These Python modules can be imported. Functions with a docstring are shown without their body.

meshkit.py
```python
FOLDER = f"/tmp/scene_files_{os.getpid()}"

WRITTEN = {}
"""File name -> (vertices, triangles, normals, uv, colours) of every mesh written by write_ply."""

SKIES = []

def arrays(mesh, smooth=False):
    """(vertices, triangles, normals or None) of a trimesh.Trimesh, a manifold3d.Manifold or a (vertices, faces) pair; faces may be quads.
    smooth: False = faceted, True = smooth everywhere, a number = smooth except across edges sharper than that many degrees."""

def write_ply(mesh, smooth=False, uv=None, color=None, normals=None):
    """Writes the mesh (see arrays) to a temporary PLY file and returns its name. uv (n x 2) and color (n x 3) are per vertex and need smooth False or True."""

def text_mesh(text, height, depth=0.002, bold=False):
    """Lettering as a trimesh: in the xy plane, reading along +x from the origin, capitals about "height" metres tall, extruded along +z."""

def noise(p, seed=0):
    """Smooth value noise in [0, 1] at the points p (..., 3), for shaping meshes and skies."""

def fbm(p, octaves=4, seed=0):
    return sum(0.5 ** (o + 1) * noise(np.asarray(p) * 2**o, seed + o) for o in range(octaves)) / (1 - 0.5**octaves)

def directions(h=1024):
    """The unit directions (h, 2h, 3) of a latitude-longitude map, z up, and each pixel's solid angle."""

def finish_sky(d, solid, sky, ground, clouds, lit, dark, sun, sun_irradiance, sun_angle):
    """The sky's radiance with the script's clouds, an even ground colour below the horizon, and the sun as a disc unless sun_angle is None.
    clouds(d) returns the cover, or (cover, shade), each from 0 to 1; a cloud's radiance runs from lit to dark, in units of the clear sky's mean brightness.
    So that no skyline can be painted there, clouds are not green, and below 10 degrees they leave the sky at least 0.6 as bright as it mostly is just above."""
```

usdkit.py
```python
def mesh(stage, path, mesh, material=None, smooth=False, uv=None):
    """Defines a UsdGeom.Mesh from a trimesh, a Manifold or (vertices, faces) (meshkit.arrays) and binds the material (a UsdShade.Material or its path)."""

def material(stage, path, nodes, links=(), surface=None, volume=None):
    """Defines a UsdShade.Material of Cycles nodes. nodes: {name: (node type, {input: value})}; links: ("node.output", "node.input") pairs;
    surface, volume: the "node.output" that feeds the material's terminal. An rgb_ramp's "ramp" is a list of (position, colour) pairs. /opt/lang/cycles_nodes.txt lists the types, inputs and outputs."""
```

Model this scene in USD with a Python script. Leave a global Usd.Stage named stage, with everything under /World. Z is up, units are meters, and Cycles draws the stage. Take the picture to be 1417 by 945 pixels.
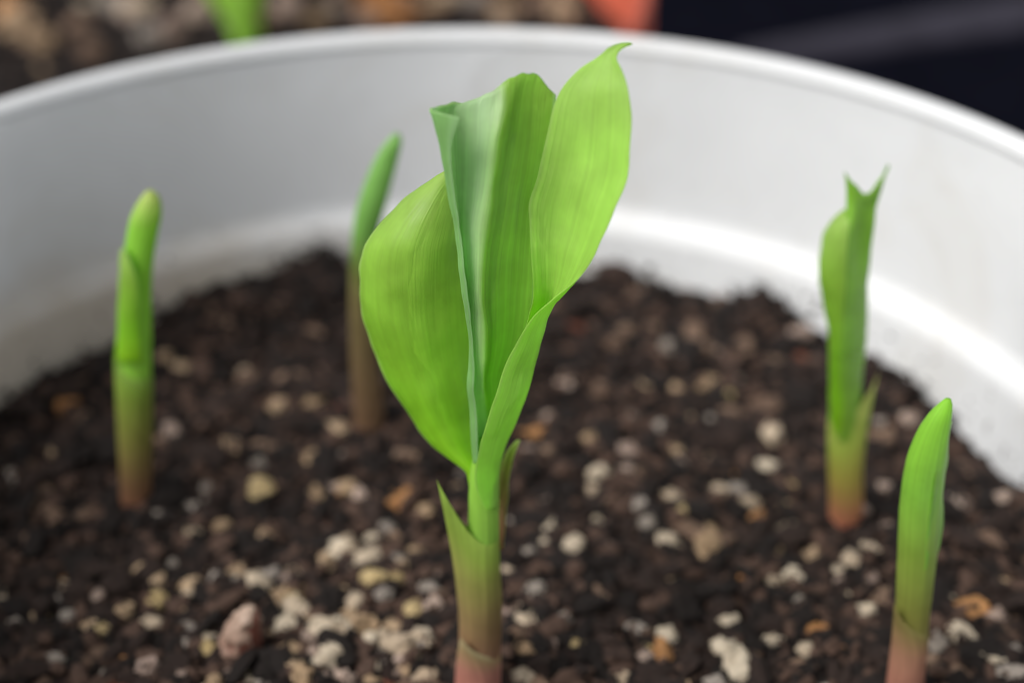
import math
import numpy as np
import trimesh
from scipy.interpolate import PchipInterpolator, CubicSpline
import meshkit, usdkit
from pxr import Usd, UsdGeom, UsdLux, UsdShade, Sdf, Gf

stage = Usd.Stage.CreateInMemory()
UsdGeom.SetStageUpAxis(stage, 'Z')
UsdGeom.SetStageMetersPerUnit(stage, 1.0)
UsdGeom.Xform.Define(stage, '/World')
MM = 0.001

# ------------------------------------------------------------------ camera, sky, sun, exposure
PITCH, CAM_Y, CAM_Z, FPX = math.radians(30.491), -189.58, 123.29, 2000.0     # millimetres; soil level is z = 0
FOCUS = 143.0
EXPOSURE = 0.05
SUN_DIR = np.array([-0.68, -0.36, 0.80]); SUN_DIR /= np.linalg.norm(SUN_DIR)
SUN_INTENSITY, SUN_ANGLE, SKY_STRENGTH = 0.78, 38.0, 0.115

cam = UsdGeom.Camera.Define(stage, '/World/camera')
cam.AddTranslateOp().Set((0, CAM_Y * MM, CAM_Z * MM))
cam.AddRotateXOp().Set(90 - math.degrees(PITCH))
cam.CreateFocalLengthAttr(50.0)
cam.CreateHorizontalApertureAttr(50.0 * 1417 / FPX)
cam.CreateFocusDistanceAttr(FOCUS * MM)
cam.CreateFStopAttr(11.0)
cam.CreateClippingRangeAttr((0.005, 100.0))
cam.CreateExposureAttr(EXPOSURE)

el, rot = math.asin(SUN_DIR[2]), math.atan2(SUN_DIR[0], SUN_DIR[1])
sky_mat = usdkit.material(stage, '/World/Looks/sky', {
    's': ('sky_texture', {'sky_type': 'single_scattering', 'sun_disc': False, 'sun_elevation': el, 'sun_rotation': rot}),
    'bw': ('hsv', {'saturation': 0.08}),
    'b': ('background_shader', {'strength': SKY_STRENGTH})},
    [('s.color', 'bw.color'), ('bw.color', 'b.color')], surface='b.background')
dome = UsdLux.DomeLight.Define(stage, '/World/sky')
UsdShade.MaterialBindingAPI.Apply(dome.GetPrim()).Bind(sky_mat)
sun = UsdLux.DistantLight.Define(stage, '/World/sun')
sun.CreateIntensityAttr(SUN_INTENSITY); sun.CreateNormalizeAttr(True); sun.CreateAngleAttr(SUN_ANGLE)
sun.CreateColorAttr(Gf.Vec3f(1.0, 0.962, 0.905))
q = Gf.Rotation(Gf.Vec3d(0, 0, 1), Gf.Vec3d(*map(float, SUN_DIR))).GetQuat()
sun.AddOrientOp().Set(Gf.Quatf(q))

# ------------------------------------------------------------------ helpers
SP, CP = math.sin(PITCH), math.cos(PITCH)


def ray(u, v):
    a, b = (u - 708.5) / FPX, (472.5 - v) / FPX
    return np.array([a, CP + b * SP, -SP + b * CP])


def at(u, v, y):
    """the point (mm) that stands at depth y"""
    d = ray(u, v)
    return np.array([0, CAM_Y, CAM_Z]) + d * ((y - CAM_Y) / d[1])


def on_level(u, v, z=0.0):
    d = ray(u, v)
    return np.array([0, CAM_Y, CAM_Z]) + d * ((z - CAM_Z) / d[2])


def px_mm(p):
    """size of one photograph pixel in mm at point p"""
    return ((p[1] - CAM_Y) * CP + (CAM_Z - p[2]) * SP) / FPX


used = {}


def numbered(parent, name):
    k = used.get((parent, name), 0)
    used[(parent, name)] = k + 1
    return f'{parent}/{name}' + (f'_{k:03d}' if k else '')


def tag(prim, label=None, category=None, group=None, kind=None):
    for k, v in (('label', label), ('category', category), ('group', group), ('kind', kind)):
        if v:
            prim.SetCustomDataByKey(k, v)
    return prim


def thing(name, label, category, base=(0, 0, 0), group=None, kind=None):
    x = UsdGeom.Xform.Define(stage, numbered('/World', name))
    x.AddTranslateOp().Set(Gf.Vec3d(*[float(c) * MM for c in base]))
    tag(x.GetPrim(), label, category, group, kind)
    return x.GetPrim()


def part(parent, name, mesh, mat, base=(0, 0, 0), smooth=True, uv=None, kind=None, label=None):
    """one Mesh prim; vertices in mm in scene coordinates, stored relative to the thing's base"""
    v, f = np.asarray(mesh[0], float), np.asarray(mesh[1], int)
    v = (v - np.asarray(base, float)) * MM
    path = numbered(str(parent.GetPath()) if parent else '/World', name)
    m = usdkit.mesh(stage, path, (v, f), mat, smooth=smooth, uv=uv)
    m.CreateDoubleSidedAttr(True)
    return tag(m.GetPrim(), label=label, kind=kind)


def grid_faces(n, m, wrap=False):
    i, j = np.meshgrid(np.arange(n - 1), np.arange(m if wrap else m - 1), indexing='ij')
    k = (j + 1) % m
    a, b, c, d = i * m + j, i * m + k, (i + 1) * m + k, (i + 1) * m + j
    return np.concatenate([np.stack([a, b, c], -1).reshape(-1, 3), np.stack([a, c, d], -1).reshape(-1, 3)])


def normals(v, f):
    return meshkit.arrays((v, f), True)[2]


# ------------------------------------------------------------------ materials
LOOKS = '/World/Looks/'


def plastic(name, color, rough, noise=0.03, bump=0.0, spec=0.5):
    c = np.array(color)
    return usdkit.material(stage, LOOKS + name, {
        'g': ('geometry', {}), 'n': ('noise_texture', {'scale': 60.0, 'detail': 5.0, 'roughness': 0.6}),
        'n2': ('noise_texture', {'scale': 900.0, 'detail': 2.0}),
        'r': ('rgb_ramp', {'ramp': [(0.3, tuple(c * (1 - noise))), (0.7, tuple(np.minimum(c * (1 + noise), 0.95)))]}),
        'mr': ('map_range', {'from_min': 0.3, 'from_max': 0.7, 'to_min': rough - 0.06, 'to_max': rough + 0.1}),
        'b': ('bump', {'strength': bump, 'distance': 0.0004}),
        'p': ('principled_bsdf', {'roughness': rough, 'specular_ior_level': spec})},
        [('g.position', 'n.vector'), ('g.position', 'n2.vector'), ('n.fac', 'r.fac'), ('r.color', 'p.base_color'), ('n.fac', 'mr.value'), ('mr.result', 'p.roughness'),
         ('n2.fac', 'b.height'), ('b.normal', 'p.normal')], surface='p.BSDF')


def white_plastic(name):
    """white plastic with faint scuffs, a tan soil stain just above the soil, and tan tone reaching higher towards the left"""
    return usdkit.material(stage, LOOKS + name, {
        'g': ('geometry', {}), 'xyz': ('separate_xyz', {}),
        'n': ('noise_texture', {'scale': 45.0, 'detail': 6.0, 'roughness': 0.65}),
        'n3': ('noise_texture', {'scale': 1400.0, 'detail': 3.0}),
        'r': ('rgb_ramp', {'ramp': [(0.25, (0.69, 0.705, 0.73)), (0.7, (0.745, 0.76, 0.785))]}),
        'z': ('math', {'math_type': 'multiply_add', 'value2': 0.014, 'value3': -0.007}),
        'za': ('math', {'math_type': 'add'}), 'zx': ('math', {'math_type': 'multiply_add', 'value2': 0.15, 'value3': 0.003}), 'zb': ('math', {'math_type': 'add'}),
        'st': ('map_range', {'from_min': 0.0005, 'from_max': 0.0095, 'to_min': 0.62, 'to_max': 0.0, 'clamp': True}),
        'sp': ('map_range', {'from_min': 0.64, 'from_max': 0.78, 'to_min': 0.0, 'to_max': 0.2, 'clamp': True}),
        'n4': ('noise_texture', {'scale': 330.0, 'detail': 4.0, 'roughness': 0.7}),
        'm0': ('mix_color', {'b': (0.42, 0.38, 0.32)}),
        'm': ('mix_color', {'b': (0.46, 0.36, 0.24)}),
        'b': ('bump', {'strength': 0.12, 'distance': 0.0003}),
        'nw': ('noise_texture', {'scale': 26.0, 'detail': 7.0, 'roughness': 0.7, 'distortion': 0.6}), 'wm': ('map_range', {'from_min': 0.54, 'from_max': 0.7, 'to_min': 0.0, 'to_max': 0.3, 'clamp': True}), 'mw': ('mix_color', {'b': (0.55, 0.51, 0.44)}),
        'nr': ('map_range', {'from_min': 0.3, 'from_max': 0.7, 'to_min': 0.42, 'to_max': 0.68}),
        'spz': ('map_range', {'from_min': 0.002, 'from_max': 0.022, 'to_min': 0.09, 'to_max': 0.0, 'clamp': True}), 'spa': ('math', {'math_type': 'add'}),
        'n5': ('noise_texture', {'scale': 900.0, 'detail': 3.0, 'roughness': 0.6}), 'sm': ('map_range', {'from_min': 0.72, 'from_max': 0.78, 'to_min': 0.0, 'to_max': 0.8, 'clamp': True}), 'md': ('mix_color', {'b': (0.07, 0.045, 0.035)}),
        'p': ('principled_bsdf', {'roughness': 0.5, 'specular_ior_level': 0.35})},
        [('g.position', 'n.vector'), ('g.position', 'n3.vector'), ('g.position', 'n4.vector'), ('g.position', 'xyz.vector'), ('n.fac', 'r.fac'),
         ('n.fac', 'z.value1'), ('xyz.z', 'za.value1'), ('z.value', 'za.value2'), ('xyz.x', 'zx.value1'), ('zx.value', 'zb.value1'), ('za.value', 'zb.value2'), ('zb.value', 'st.value'), ('st.result', 'm.fac'),
         ('n4.fac', 'sp.value'), ('sp.result', 'm0.fac'), ('r.color', 'm0.a'), ('m0.result', 'mw.a'), ('g.position', 'nw.vector'), ('nw.fac', 'wm.value'), ('wm.result', 'mw.fac'), ('mw.result', 'm.a'), ('n.fac', 'nr.value'), ('nr.result', 'p.roughness'), ('xyz.z', 'spz.value'), ('g.position', 'n5.vector'), ('n5.fac', 'spa.value1'), ('spz.result', 'spa.value2'), ('spa.value', 'sm.value'), ('sm.result', 'md.fac'), ('m.result', 'md.a'), ('md.result', 'p.base_color'), ('n3.fac', 'b.height'), ('b.normal', 'p.normal')], surface='p.BSDF')


def mineral(name, ramp, rough=0.85, scale=700.0, island=False, bump=0.5):
    """crumbs and grains: tone from each island (or grain position), mottled by noise"""
    nodes = {'g': ('geometry', {}), 'n': ('noise_texture', {'scale': scale, 'detail': 5.0, 'roughness': 0.65}),
             'n2': ('noise_texture', {'scale': scale * 3, 'detail': 4.0, 'roughness': 0.7}),
             'r': ('rgb_ramp', {'ramp': ramp}), 'o': ('object_info', {}),
             'v': ('map_range', {'from_min': 0.25, 'from_max': 0.75, 'to_min': 0.55, 'to_max': 1.25}),
             'mul': ('mix_color', {'blend_type': 'multiply', 'fac': 1.0, 'use_clamp': False}),
             'cc': ('combine_xyz', {}),
             'b': ('bump', {'strength': bump, 'distance': 0.0004}),
             'p': ('principled_bsdf', {'roughness': rough, 'specular_ior_level': 0.35})}
    links = [('g.position', 'n.vector'), ('g.position', 'n2.vector'), (('g.random_per_island' if island else 'o.random'), 'r.fac'), ('n.fac', 'v.value'),
             ('v.result', 'cc.x'), ('v.result', 'cc.y'), ('v.result', 'cc.z'), ('r.color', 'mul.a'), ('cc.vector', 'mul.b'), ('mul.result', 'p.base_color'),
             ('n2.fac', 'b.height'), ('b.normal', 'p.normal')]
    return usdkit.material(stage, LOOKS + name, nodes, links, surface='p.BSDF')


def plant(name, along, back=None, streak=0.25, veins=34.0, translucent=0.35, rough=0.38, spec=0.45, edge=None, tcol=None, across=None):
    """plant tissue. st.y runs along the blade, st.x across it (plus 2 on the lower face)."""
    nodes = {'uv': ('attribute', {'attribute': 'st'}), 'xyz': ('separate_xyz', {}),
             'ramp': ('rgb_ramp', {'ramp': along}),
             'fr': ('math', {'math_type': 'modulo', 'value2': 2.0}),
             'side': ('math', {'math_type': 'greater_than', 'value2': 1.5}),
             'cv': ('combine_xyz', {}), 'mx': ('math', {'math_type': 'multiply', 'value2': veins}), 'my': ('math', {'math_type': 'multiply', 'value2': 1.1}),
             'n': ('noise_texture', {'scale': 1.0, 'detail': 4.0, 'roughness': 0.7, 'distortion': 0.25}),
             'nv': ('map_range', {'from_min': 0.3, 'from_max': 0.7, 'to_min': 1 - streak, 'to_max': 1 + streak}),
             'np': ('noise_texture', {'scale': 130.0, 'detail': 4.0, 'roughness': 0.6}), 'pv': ('map_range', {'from_min': 0.3, 'from_max': 0.7, 'to_min': 0.88, 'to_max': 1.12}), 'vv': ('math', {'math_type': 'multiply'}), 'rv': ('map_range', {'from_min': 0.3, 'from_max': 0.7, 'to_min': rough - 0.1, 'to_max': rough + 0.18}),
             'cc': ('combine_xyz', {}),
             'mul': ('mix_color', {'blend_type': 'multiply', 'fac': 1.0, 'use_clamp': False}),
             'g': ('geometry', {}), 'n2': ('noise_texture', {'scale': 900.0, 'detail': 3.0}),
             'b': ('bump', {'strength': 0.4, 'distance': 0.0003}),
             'b2': ('bump', {'strength': 0.06, 'distance': 0.0002}),
             'p': ('principled_bsdf', {'roughness': rough, 'specular_ior_level': spec}),
             't': ('translucent_bsdf', {}), 'mixs': ('mix_closure', {'fac': translucent})}
    links = [('uv.vector', 'xyz.vector'), ('xyz.x', 'fr.value1'), ('xyz.x', 'side.value1'), ('xyz.y', 'ramp.fac'), ('fr.value', 'mx.value1'), ('xyz.y', 'my.value1'),
             ('mx.value', 'cv.x'), ('my.value', 'cv.y'), ('cv.vector', 'n.vector'), ('n.fac', 'nv.value'), ('g.position', 'np.vector'), ('np.fac', 'pv.value'), ('nv.result', 'vv.value1'), ('pv.result', 'vv.value2'), ('np.fac', 'rv.value'), ('rv.result', 'p.roughness'), ('vv.value', 'cc.x'), ('vv.value', 'cc.y'), ('vv.value', 'cc.z'),
             ('cc.vector', 'mul.b'), ('n.fac', 'b.height'), ('g.position', 'n2.vector'), ('n2.fac', 'b2.height'), ('b.normal', 'b2.normal'), ('b2.normal', 'p.normal'),
             ('p.BSDF', 'mixs.closure1'), ('t.BSDF', 'mixs.closure2')]
    src = 'ramp.color'
    if across:                                         # tone across the blade, from margin to margin
        nodes['ax'] = ('rgb_ramp', {'ramp': across})
        nodes['am'] = ('mix_color', {'blend_type': 'multiply', 'fac': 1.0, 'use_clamp': False})
        links += [('fr.value', 'ax.fac'), (src, 'am.a'), ('ax.color', 'am.b')]
        src = 'am.result'
    if back:
        nodes['bk'] = ('mix_color', {'b': back})
        links += [('side.value', 'bk.fac'), (src, 'bk.a')]
        src = 'bk.result'
    if edge:                                           # pale margins
        nodes['e0'] = ('math', {'math_type': 'subtract', 'value2': 0.5})
        nodes['e1'] = ('math', {'math_type': 'absolute'})
        nodes['e2'] = ('map_range', {'from_min': 0.468, 'from_max': 0.492, 'to_min': 0.0, 'to_max': 0.6, 'clamp': True})
        nodes['em'] = ('mix_color', {'b': edge})
        links += [('fr.value', 'e0.value1'), ('e0.value', 'e1.value1'), ('e1.value', 'e2.value'), ('e2.result', 'em.fac'), (src, 'em.a')]
        src = 'em.result'
    links += [(src, 'mul.a'), ('mul.result', 'p.base_color')]
    if tcol:
        nodes['tm'] = ('mix_color', {'blend_type': 'multiply', 'fac': 1.0, 'b': tcol, 'use_clamp': False})
        links += [('mul.result', 'tm.a'), ('tm.result', 't.color')]
    else:
        links += [('mul.result', 't.color')]
    return usdkit.material(stage, LOOKS + name, nodes, links, surface='mixs.closure')


M_POT = white_plastic('white_plastic')
M_RED = plastic('red_plastic', (0.50, 0.095, 0.05), 0.5, 0.08)
M_SHEET = plastic('black_sheet', (0.0048, 0.0052, 0.0095), 0.9, 0.25, 0.1, 0.0)
M_BED = mineral('soil_bed', [(0, (0.02, 0.012, 0.01)), (1, (0.04, 0.024, 0.02))], 0.9, 500)
M_CRUMB = mineral('peat_crumbs', [(0, (0.009, 0.005, 0.004)), (0.3, (0.036, 0.020, 0.016)), (0.55, (0.13, 0.077, 0.056)), (0.78, (0.30, 0.20, 0.14)), (1, (0.52, 0.39, 0.27))], 0.8, 900, True)
GRAIN = {
    'pale': mineral('pale_grit', [(0, (0.46, 0.36, 0.26)), (0.5, (0.56, 0.455, 0.34)), (1, (0.63, 0.54, 0.42))], 0.75, 500),
    'grey': mineral('grey_grit', [(0, (0.28, 0.24, 0.205)), (1, (0.42, 0.37, 0.33))], 0.75, 500),
    'tan': mineral('tan_grit', [(0, (0.38, 0.26, 0.155)), (1, (0.52, 0.38, 0.25))], 0.75, 500),
    'yellow': mineral('yellow_grit', [(0, (0.48, 0.36, 0.17)), (1, (0.56, 0.43, 0.23))], 0.75, 500),
    'orange': mineral('orange_bark', [(0, (0.38, 0.17, 0.06)), (1, (0.46, 0.23, 0.09))], 0.75, 500),
    'pink': mineral('pink_grit', [(0, (0.34, 0.25, 0.21)), (1, (0.50, 0.385, 0.32))], 0.75, 500),
    'brown': mineral('brown_bark', [(0, (0.11, 0.066, 0.046)), (1, (0.28, 0.185, 0.13))], 0.8, 600),
    'dark': mineral('dark_peat', [(0, (0.016, 0.01, 0.008)), (1, (0.05, 0.03, 0.024))], 0.85, 700),
    'red': mineral('red_bark', [(0, (0.12, 0.035, 0.02)), (1, (0.17, 0.06, 0.035))], 0.8, 600),
}
M_FINE = mineral('fine_grit', [(0, (0.09, 0.052, 0.038)), (0.35, (0.22, 0.14, 0.095)), (0.7, (0.42, 0.30, 0.20)), (0.88, (0.60, 0.47, 0.33)), (1, (0.70, 0.60, 0.46))], 0.8, 700, True)

# ------------------------------------------------------------------ ground: black plastic sheet, and an added strip for its pale sheen
GROUND_Z = -92.0
fa, fb = on_level(1060, 84, GROUND_Z), on_level(1440, 20, GROUND_Z)
fdir = (fb - fa)[:2] / np.linalg.norm((fb - fa)[:2]); fnor = np.array([-fdir[1], fdir[0]])
xs = np.concatenate([np.linspace(-2500, -700, 30)[:-1], np.linspace(-700, 900, 240), np.linspace(900, 2500, 30)[1:]])
ys = np.concatenate([np.linspace(-1500, -300, 20)[:-1], np.linspace(-300, 1100, 240), np.linspace(1100, 3500, 40)[1:]])
X, Y = np.meshgrid(xs, ys, indexing='ij')
s = (X - fa[0]) * fdir[0] + (Y - fa[1]) * fdir[1]
w = (X - fa[0]) * fnor[0] + (Y - fa[1]) * fnor[1]
Z = GROUND_Z + 2.2 * (meshkit.fbm(np.stack([X / 160, Y / 160, 0 * X], -1), 3, 5) - 0.5) * (np.hypot(X, Y - 80) > 1500)
g = part(None, 'ground', (np.stack([X, Y, Z], -1).reshape(-1, 3), grid_faces(len(xs), len(ys))), M_SHEET)
tag(g, 'black plastic sheet that both pots stand on', 'ground', kind='structure')
# added grey strip, far end wider; its colour stands in for a sheen
st = np.linspace(-10, 420, 60)
half = np.interp(st, [-10, 90, 420], [9, 17, 30])[:, None] + 0.8 * np.sin(st / 17.0)[:, None]
ring = np.array([(-1, 0), (-0.96, 3.2), (-0.7, 4.6), (0, 5.4), (0.7, 4.6), (0.96, 3.2), (1, 0)])
cx_ = fa[0] + st * fdir[0]; cy_ = fa[1] + st * fdir[1]
V = np.stack([cx_[:, None] + fnor[0] * half * ring[None, :, 0], cy_[:, None] + fnor[1] * half * ring[None, :, 0], GROUND_Z + 0.4 + np.repeat(ring[None, :, 1], 60, 0)], -1)
F = grid_faces(60, 7, True)
caps = np.array([[0, k + 1, k] for k in range(1, 6)] + [[59 * 7, 59 * 7 + k, 59 * 7 + k + 1] for k in range(1, 6)])
sp = part(None, 'plastic_strip', (V.reshape(-1, 3), np.vstack([F, caps])), plastic('grey_strip', (0.034, 0.032, 0.046), 0.7, 0.3, 0.2, 0.1), smooth=50)
tag(sp, 'added dark grey strip standing in for a pale sheen across the black sheet at the top right', 'strip')


# ------------------------------------------------------------------ pots
def lathe(profile, c, n=220):
    p = np.array(profile, float)
    a = np.linspace(0, 2 * np.pi, n, endpoint=False)
    v = np.stack([c[0] + p[:, 0, None] * np.cos(a), c[1] + p[:, 0, None] * np.sin(a), np.repeat(p[:, 1, None], n, 1)], -1).reshape(-1, 3)
    return v, grid_faces(len(p), n, True)


def arc(cx, cz, r, a0, a1, n=9):
    a = np.radians(np.linspace(a0, a1, n))
    return [(cx + r * math.cos(t), cz + r * math.sin(t)) for t in a]


WC, RC = np.array([-6.93, -38.72]), np.array([-100.0, 230.0])
RIM = 43.8
prof = [(0.01, GROUND_Z + 5), (68, GROUND_Z + 5), (79, -30), (84.2, 2), (84.6, 8.2)]                       # inside, from the bottom up
prof += [(84.8, 9.4), (85.6, 10.5), (86.8, 11.4), (87.5, 12.3), (87.8, 13.6)]                                # the moulded step
prof += [(88.1, 24), (88.3, 36), (88.2, 40.0)]
rim = [(88.05, 41.5), (87.9, 42.0)] + arc(89.75, RIM - 1.95, 1.9, 172, 0, 14) + [(91.6, 41.5), (91.5, 38.4), (90.7, 37.8)]
outer = [(90.2, 37.4), (89.6, 14), (86.4, 10), (80.5, -30), (72, GROUND_Z + 2), (70, GROUND_Z + 0.3), (0.01, GROUND_Z + 0.3)]
pot = thing('white_pot', 'round white plastic pot with a rolled rim, full of soil and shoots', 'pot', (*WC, GROUND_Z))
part(pot, 'wall', lathe(prof + [(88.1, 41.3)], WC), M_POT, (*WC, GROUND_Z), smooth=True)
part(pot, 'rim', lathe(rim, WC), M_POT, (*WC, GROUND_Z), smooth=True)
part(pot, 'outer_wall', lathe(outer, WC), M_POT, (*WC, GROUND_Z), smooth=40)

RRIM, RSOIL = 0.0, -22.0
rp = thing('red_pot', 'terracotta red plastic pot of soil behind the white pot', 'pot', (*RC, GROUND_Z))
part(rp, 'wall', lathe([(0.01, GROUND_Z + 4), (110, GROUND_Z + 4), (136.5, RRIM - 20), (137.6, RRIM - 1.5)] + arc(139, RRIM - 1.4, 1.4, 180, 0, 7) + [(140.4, RRIM - 14), (138, RRIM - 15), (115, GROUND_Z + 1), (112, GROUND_Z + 0.3), (0.01, GROUND_Z + 0.3)], RC), M_RED, (*RC, GROUND_Z), smooth=50)

# ------------------------------------------------------------------ soil
rng = np.random.default_rng(11)
CLODS = [(418, 372, 46), (392, 398, 30), (455, 392, 34), (300, 420, 36), (850, 402, 52), (905, 425, 40), (960, 440, 34), (1065, 440, 60), (1130, 470, 44), (1220, 520, 36), (1250, 545, 34), (800, 440, 44), (760, 470, 40), (345, 440, 34), (40, 570, 40), (100, 540, 34), (1360, 650, 40)]
clod_at = [(on_level(u, v), s) for u, v, s in CLODS]

HEAPS = [(*on_level(u, v)[:2], h, w) for u, v, h, w in ((425, 392, 4.2, 8), (480, 400, 2.0, 8), (300, 425, 3.0, 10), (1060, 440, 2.6, 7), (1340, 600, -2.6, 9), (855, 405, 1.0, 8), (190, 694, 1.1, 4), (512, 594, 1.0, 4), (1170, 716, 1.2, 4), (1251, 958, 1.0, 4), (662, 950, 1.0, 4))]


def soil_z(x, y):
    P = np.stack([np.asarray(x) / 17.0, np.asarray(y) / 17.0, 0 * np.asarray(x, float)], -1)
    Q = np.stack([np.asarray(x) / 5.0, np.asarray(y) / 5.0, 0 * np.asarray(x, float) + 7], -1)
    z = 4.6 * (meshkit.fbm(P, 3, 3) - 0.5) + 2.4 * (meshkit.fbm(Q, 2, 8) - 0.5) - 0.9
    for u_, v_, h_, w_ in HEAPS:
        z = z + h_ * np.exp(-((np.asarray(x) - u_) ** 2 + (np.asarray(y) - v_) ** 2) / (w_ * w_))
    for p, s in clod_at:
        r = 0.6 * s * px_mm(p)
        z = z + 0.55 * r * np.exp(-((np.asarray(x) - p[0]) ** 2 + (np.asarray(y) - p[1]) ** 2) / (r * r))
    return z


UNIT = [trimesh.creation.icosphere(1), trimesh.creation.icosphere(2)]


def lump(r, center, detail=0, flat=(1, 1, 1), seed=0, rough=0.35, rotate=True):
    """an irregular grain: (vertices, faces) in mm"""
    m = UNIT[detail]
    d = np.array(m.vertices); d = d + np.random.default_rng(seed + 77).normal(0, 0.13 if detail < 2 else 0.05, d.shape)
    k = 1 + rough * 2 * (meshkit.fbm(d * 1.15 + seed * 7.31, 2, seed % 97) - 0.5)
    if detail:
        k += 0.3 * (meshkit.noise(d * 2.6 + seed * 3.1, seed % 89) - 0.5)
    v = d * k[:, None] * np.asarray(flat) * r
    lr = np.random.default_rng(seed)
    if rotate:
        a, b = lr.uniform(0, 2 * np.pi), lr.normal(0, 0.35)
        ca, sa, cb, sb = math.cos(a), math.sin(a), math.cos(b), math.sin(b)
        v = v @ np.array([[ca, sa, 0], [-sa, ca, 0], [0, 0, 1]]) @ np.array([[1, 0, 0], [0, cb, sb], [0, -sb, cb]])
    return v + center, np.array(m.faces)


def join(parts):
    vs, fs, n = [], [], 0
    for v, f in parts:
        vs.append(v); fs.append(f + n); n += len(v)
    return np.vstack(vs), np.vstack(fs)


SHAPES = []
for i in range(80):
    lr = np.random.default_rng(500 + i)
    SHAPES.append(lump(1.0, np.zeros(3), 0, (lr.uniform(0.9, 1.7), lr.uniform(0.6, 1.1), lr.uniform(0.45, 0.9)), 900 + i, 0.7))


def scatter(xy, r, zf, lift=0.25, seed=1):
    """many crumbs joined"""
    lr = np.random.default_rng(seed)
    z = zf(xy[:, 0], xy[:, 1])
    out = []
    for k in range(len(xy)):
        v, f = SHAPES[lr.integers(len(SHAPES))]
        a = lr.uniform(0, 2 * np.pi); c, s_ = math.cos(a), math.sin(a)
        p = np.stack([v[:, 0] * c - v[:, 1] * s_, v[:, 0] * s_ + v[:, 1] * c, v[:, 2]], 1) * r[k]
        out.append((p + [xy[k, 0], xy[k, 1], z[k] + lift * r[k] * lr.uniform(-0.6, 1.6)], f))
    return join(out)


def disc(n, R, c, seed):
    lr = np.random.default_rng(seed)
    a, rr = lr.uniform(0, 2 * np.pi, n), R * np.sqrt(lr.uniform(0, 1, n))
    return np.stack([c[0] + rr * np.cos(a), c[1] + rr * np.sin(a)], 1)


def bed(R, c, zf, n=150, rings=70):
    a = np.linspace(0, 2 * np.pi, n, endpoint=False)
    rr = np.linspace(0.01, R, rings)
    x, y = c[0] + rr[:, None] * np.cos(a), c[1] + rr[:, None] * np.sin(a)
    return np.stack([x, y, zf(x, y)], -1).reshape(-1, 3), grid_faces(rings, n, True)


base = (*WC, 0)
soil = thing('potting_soil', 'dark crumbly potting soil with pale grit inside the white pot', 'soil', base)
part(soil, 'soil_bed', bed(83.6, WC, soil_z), M_BED, base)
xy = disc(14500, 83.2, WC, 21)
xy = xy[(xy[:, 1] > -85) | (rng.uniform(size=len(xy)) < 0.3)]
r = np.clip(np.exp(rng.normal(math.log(0.66), 0.55, len(xy))), 0.25, 2.4)
part(soil, 'peat_crumb_mass', scatter(xy, r, soil_z, 0.3, 5), M_CRUMB, base, smooth=42, kind='stuff')

# larger brown lumps of bark and peat between the grains
xy = disc(4200, 82.0, WC, 27)
xy = xy[(xy[:, 1] > -90) & (meshkit.fbm(np.stack([xy[:, 0] / 9, xy[:, 1] / 9, 0 * xy[:, 0] + 9], -1), 2, 6) > 0.36)]
r = np.clip(np.exp(rng.normal(math.log(1.15), 0.3, len(xy))), 0.6, 2.3)
part(soil, 'brown_lump_mass', scatter(xy, r, soil_z, 0.45, 8), mineral('brown_lumps', [(0, (0.025, 0.014, 0.011)), (0.2, (0.11, 0.066, 0.049)), (0.55, (0.36, 0.24, 0.17)), (1, (0.60, 0.46, 0.34))], 0.85, 800, True), base, smooth=42, kind='stuff')

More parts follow.
